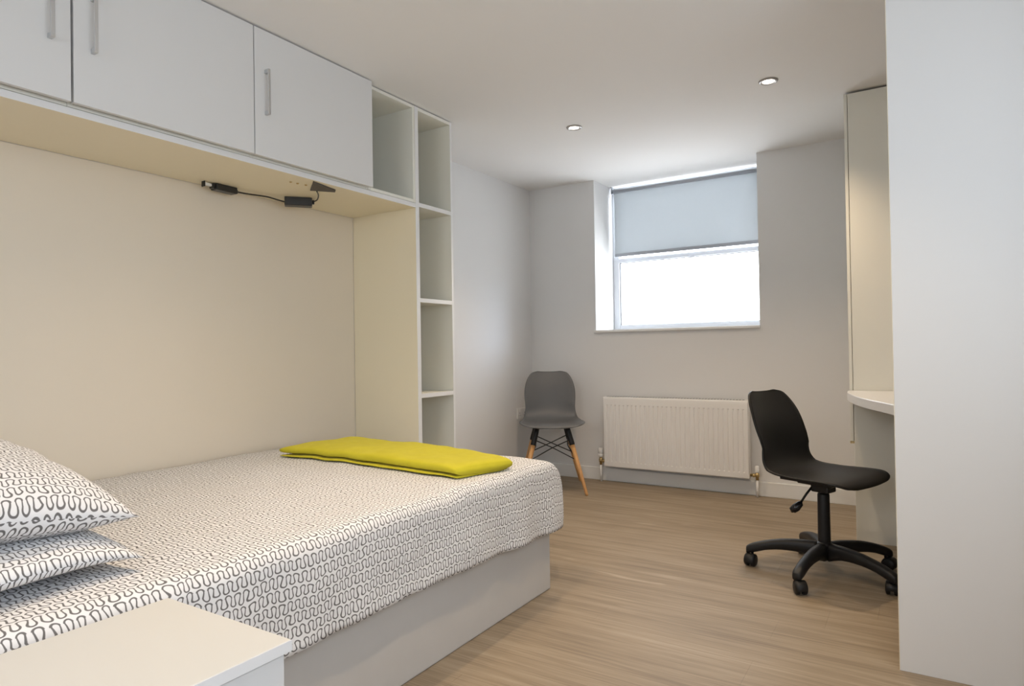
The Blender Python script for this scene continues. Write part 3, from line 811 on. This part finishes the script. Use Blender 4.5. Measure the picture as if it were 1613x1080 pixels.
# duvet cover draped over mattress
ZTOP = 0.548
X0, XE = 0.022, 1.428      # wall side, side edge of the top
YE = -2.172                # foot edge
RA, RBF = 0.045, 0.135      # rounding at the side and at the foot
DROP = 0.262
def roll(d, R_):
    if d <= 0: return 0.0, 0.0
    if d < R_*PI/2: t = d/R_; return R_*math.sin(t), R_*(1-math.cos(t))
    e_ = d-R_*PI/2; return R_+e_*0.05, R_+e_*0.998
def duvet_pt(a, b_):
    """a: distance across from the wall, b: distance along from the head"""
    W = XE-X0; L = YE-(YH-0.01)
    da, db = a-(W-RA), b_-(L-RBF)
    oxa, za = roll(da, RA); oxb, zb = roll(db, RBF)
    drop = (za**5+zb**5)**0.2 if za > 0 and zb > 0 else za+zb
    drop = min(drop, DROP*1.06)
    x = X0+min(a, W-RA)+oxa; y = (YH-0.01)+min(b_, L-RBF)+oxb
    both = min(za, zb)
    if both > 0: x -= 0.10*both*(1 if za < DROP else 1); y -= 0.04*both
    s = max(za, zb)
    top = 1-min(1, s/0.10)
    z = ZTOP-drop
    z += (0.014*math.sin(PI*min(1, max(0, a/W))) + 0.008*max(0, min(1, (b_-0.9)/0.6)) - 0.008*max(0, 1-a/0.15))*top
    z += 0.008*fbm(x, y, 0.3, 3.5)*top + 0.0040*fbm(x, y, 2.3, 10)*top
    k = min(1, max(0, s-0.03)/0.15)
    if k > 0:
        foot = zb > za
        al = x if foot else y
        w_ = 0.010*math.sin(al*19+2.5*fbm(x, y, 1.0, 2))*k*(0.25+0.75*max(0, min(1, (y+3.0)/0.9))) + 0.012*fbm(al, z, 5.0, 7)*k
        if foot: y += w_*0.7
        else: x += w_
        z += 0.012*fbm(al, 0.0, 7.0, 2.0)*k+0.004*fbm(al, 0.0, 8.0, 14.0)*k
        if not foot: z -= 0.030*k*max(0, min(1, (y+2.75)/0.4))
    return Vector((x, y, z))
NA, NB = 120, 170
W_, L_ = XE-X0, YE-(YH-0.01)
tot_a, tot_b = W_-RA+RA*PI/2+DROP-RA, L_-RBF+RBF*PI/2+DROP-RBF
bm = bmesh.new(); uvl = bm.loops.layers.uv.new('UVMap')
gv = []
for j in range(NB+1):
    b_ = tot_b*j/NB
    gv.append([bm.verts.new(duvet_pt(tot_a*i/NA, b_)) for i in range(NA+1)])
for j in range(NB):
    for i in range(NA):
        f = bm.faces.new((gv[j][i], gv[j][i+1], gv[j+1][i+1], gv[j+1][i]))
        for lp, (ii, jj) in zip(f.loops, ((i, j), (i+1, j), (i+1, j+1), (i, j+1))):
            lp[uvl].uv = (tot_b*jj/NB, tot_a*ii/NA)
du = link('duvet', bm, 'squiggle', None, True)
sol = du.modifiers.new('thick', 'SOLIDIFY'); sol.thickness = 0.007; sol.offset = -1
tag(du, 'white duvet with a dark squiggle print hanging over the side of the bed', 'duvet')

# pillows
def pillow(name, lab, w_, d_, t_, mtx, seed, sag=0.0):
    N = 44
    bm = bmesh.new(); uvl = bm.loops.layers.uv.new('UVMap')
    def pt(u, v, s):
        # pinched corners
        px = u*w_/2*(1-0.075*(1-abs(v)**1.5 if False else v*v)*0 - 0.06*(1-v*v)*abs(u)**3)
        py = v*d_/2*(1-0.075*(1-u*u)*abs(v)**3)
        e_ = max(0.0, (1-abs(u)**2.6))*max(0.0, (1-abs(v)**2.6))
        pz = t_/2*e_**0.55
        pz += 0.006*fbm(px+seed, py, s, 6)*min(1, e_*3) + 0.004*fbm(px+seed, py, s, 17)*min(1, e_*3)
        return mtx @ Vector((px, py, s*pz-sag*(abs(u)*abs(v))**3))
    for s in (1, -1):
        g = [[bm.verts.new(pt(-1+2*i/N, -1+2*j/N, s)) for i in range(N+1)] for j in range(N+1)]
        for j in range(N):
            for i in range(N):
                idx = ((i, j), (i+1, j), (i+1, j+1), (i, j+1))
                if s < 0: idx = idx[::-1]
                f = bm.faces.new([g[b_][a] for a, b_ in idx])
                for lp, (a, b_) in zip(f.loops, idx):
                    lp[uvl].uv = (b_/N*d_*1.12+seed*0.37+s*3, a/N*w_*1.06+seed)
    bmesh.ops.remove_doubles(bm, verts=bm.verts[:], dist=0.0006)
    o = link(name, bm, 'squiggle', None, True)
    return tag(o, lab, 'pillow', 'pillows at the head of the bed')
PM = lambda loc, rx, ry, rz: Matrix.Translation(loc) @ Matrix.Rotation(rz, 4, 'Z') @ Matrix.Rotation(ry, 4, 'Y') @ Matrix.Rotation(rx, 4, 'X')
pillow('pillow', 'lower squiggle print pillow lying flat under the other', 0.70, 0.46, 0.10, PM((0.968, -4.140, 0.612), 0.02, 0.03, math.radians(3)), 1.0, 0.028)
pillow('pillow', 'upper squiggle print pillow, plump and resting on the other', 0.70, 0.46, 0.178, PM((0.930, -4.118, 0.748), math.radians(-8), math.radians(8), math.radians(1)), 2.0, 0.005)

# folded throw
th_ = tag(empty('folded_throw', (0.0, 0.0, 0.0)), 'chartreuse yellow fleece throw folded flat across the foot of the bed', 'throw')
def bed_z(x, y):
    a = x-X0; b_ = y-(YH-0.01); return duvet_pt(a, b_).z
def throw_layer(name, corners, thick, lift, seed, ed=0.012):
    (A, B_, D, E_) = [Vector(c) for c in corners]    # front-left, front-right, back-right, back-left
    NU, NV = 60, 22
    bm = bmesh.new()
    def base(u, v): return (A.lerp(B_, u)).lerp(E_.lerp(D, u)+Vector((0, 0.20*u*(1-u)*u)), v)
    rings = []
    for i in range(NU+1):
        u = i/NU
        ring = []
        endf = (1-abs(2*u-1)**16)**0.5
        for k in range(2*NV):
            ph = 2*PI*k/(2*NV)
            c_, s_ = math.cos(ph), math.sin(ph)
            v = 0.5-0.5*math.copysign(abs(c_)**0.6, c_)
            hgt = math.copysign(abs(s_)**0.55, s_)
            p = base(u, v)
            wob = 0.008*fbm(p.x, seed, v, 5)
            p = p + Vector((0, wob if v < 0.5 else -wob))
            zb = bed_z(p.x, p.y)+0.003+lift
            th__ = thick*(1+0.30*fbm(p.x, p.y, seed, 4)+0.18*fbm(p.x, p.y, seed+3, 14))
            zc = zb+thick/2
            z = zb+thick/2*(1+hgt*max(0.3, endf)*(th__/thick))
            if hgt <= 0: z = zb+thick/2*(1+hgt)
            ring.append((p.x, p.y, z))
        rings.append(ring)
    ring_loft(bm, rings)
    return link(name, bm, 'fleece', th_, True)
throw_layer('lower_fold', [(0.350, -2.795), (1.322, -2.800), (1.385, -2.545), (0.44, -2.42)], 0.013, 0.0, 3.0)
throw_layer('upper_fold', [(0.340, -2.788), (1.327, -2.796), (1.402, -2.535), (0.42, -2.40)], 0.045, 0.0085, 6.0)

# ------------------------------------------------------------------ bedside cabinet
NX0, NX1, NY1, NZ = 1.492, 1.858, -3.950, 0.547
ns = tag(empty('bedside_cabinet', (NX0, NY1, 0)), 'white bedside cabinet in the near left corner of the view, against the bed', 'bedside cabinet')
nw, nd = NX1-NX0, 0.47
bm = bmesh.new(); bx(bm, 0, nw, -nd, 0, NZ-0.019, NZ, 0.0012); link('top', bm, 'cabinet_top', ns)
box('top_edging', 'edge', ns, nw, nw+0.001, -nd, 0, NZ-0.0185, NZ-0.0005, 0)
box('side_panel', 'laminate', ns, 0.004, nw-0.026, -0.024, -0.008, 0, NZ-0.0195)
box('side_panel', 'laminate', ns, 0.004, nw-0.026, -nd+0.008, -nd+0.024, 0, NZ-0.0195)
box('back_panel', 'laminate', ns, 0.004, 0.012, -nd+0.024, -0.024, 0.02, NZ-0.0195)
box('bottom_panel', 'laminate', ns, 0.012, nw-0.026, -nd+0.024, -0.024, 0.05, 0.066)
zz0 = 0.03
for k in range(3):
    z0 = 0.03+k*0.165; z1 = z0+0.162 if k < 2 else NZ-0.024
    d = box('drawer', 'laminate', ns, nw-0.025, nw-0.008, -nd+0.009, -0.009, z0, z1, 0.001)
    bm = bmesh.new(); zc = (z0+z1)/2
    bx(bm, nw+0.012, nw+0.018, -nd/2-0.08, -nd/2+0.08, zc-0.006, zc+0.006, 0.0015)
    bx(bm, nw-0.008, nw+0.0125, -nd/2-0.08, -nd/2-0.064, zc-0.006, zc+0.006); bx(bm, nw-0.008, nw+0.0125, -nd/2+0.064, -nd/2+0.08, zc-0.006, zc+0.006)
    link('handle', bm, 'steel', d)
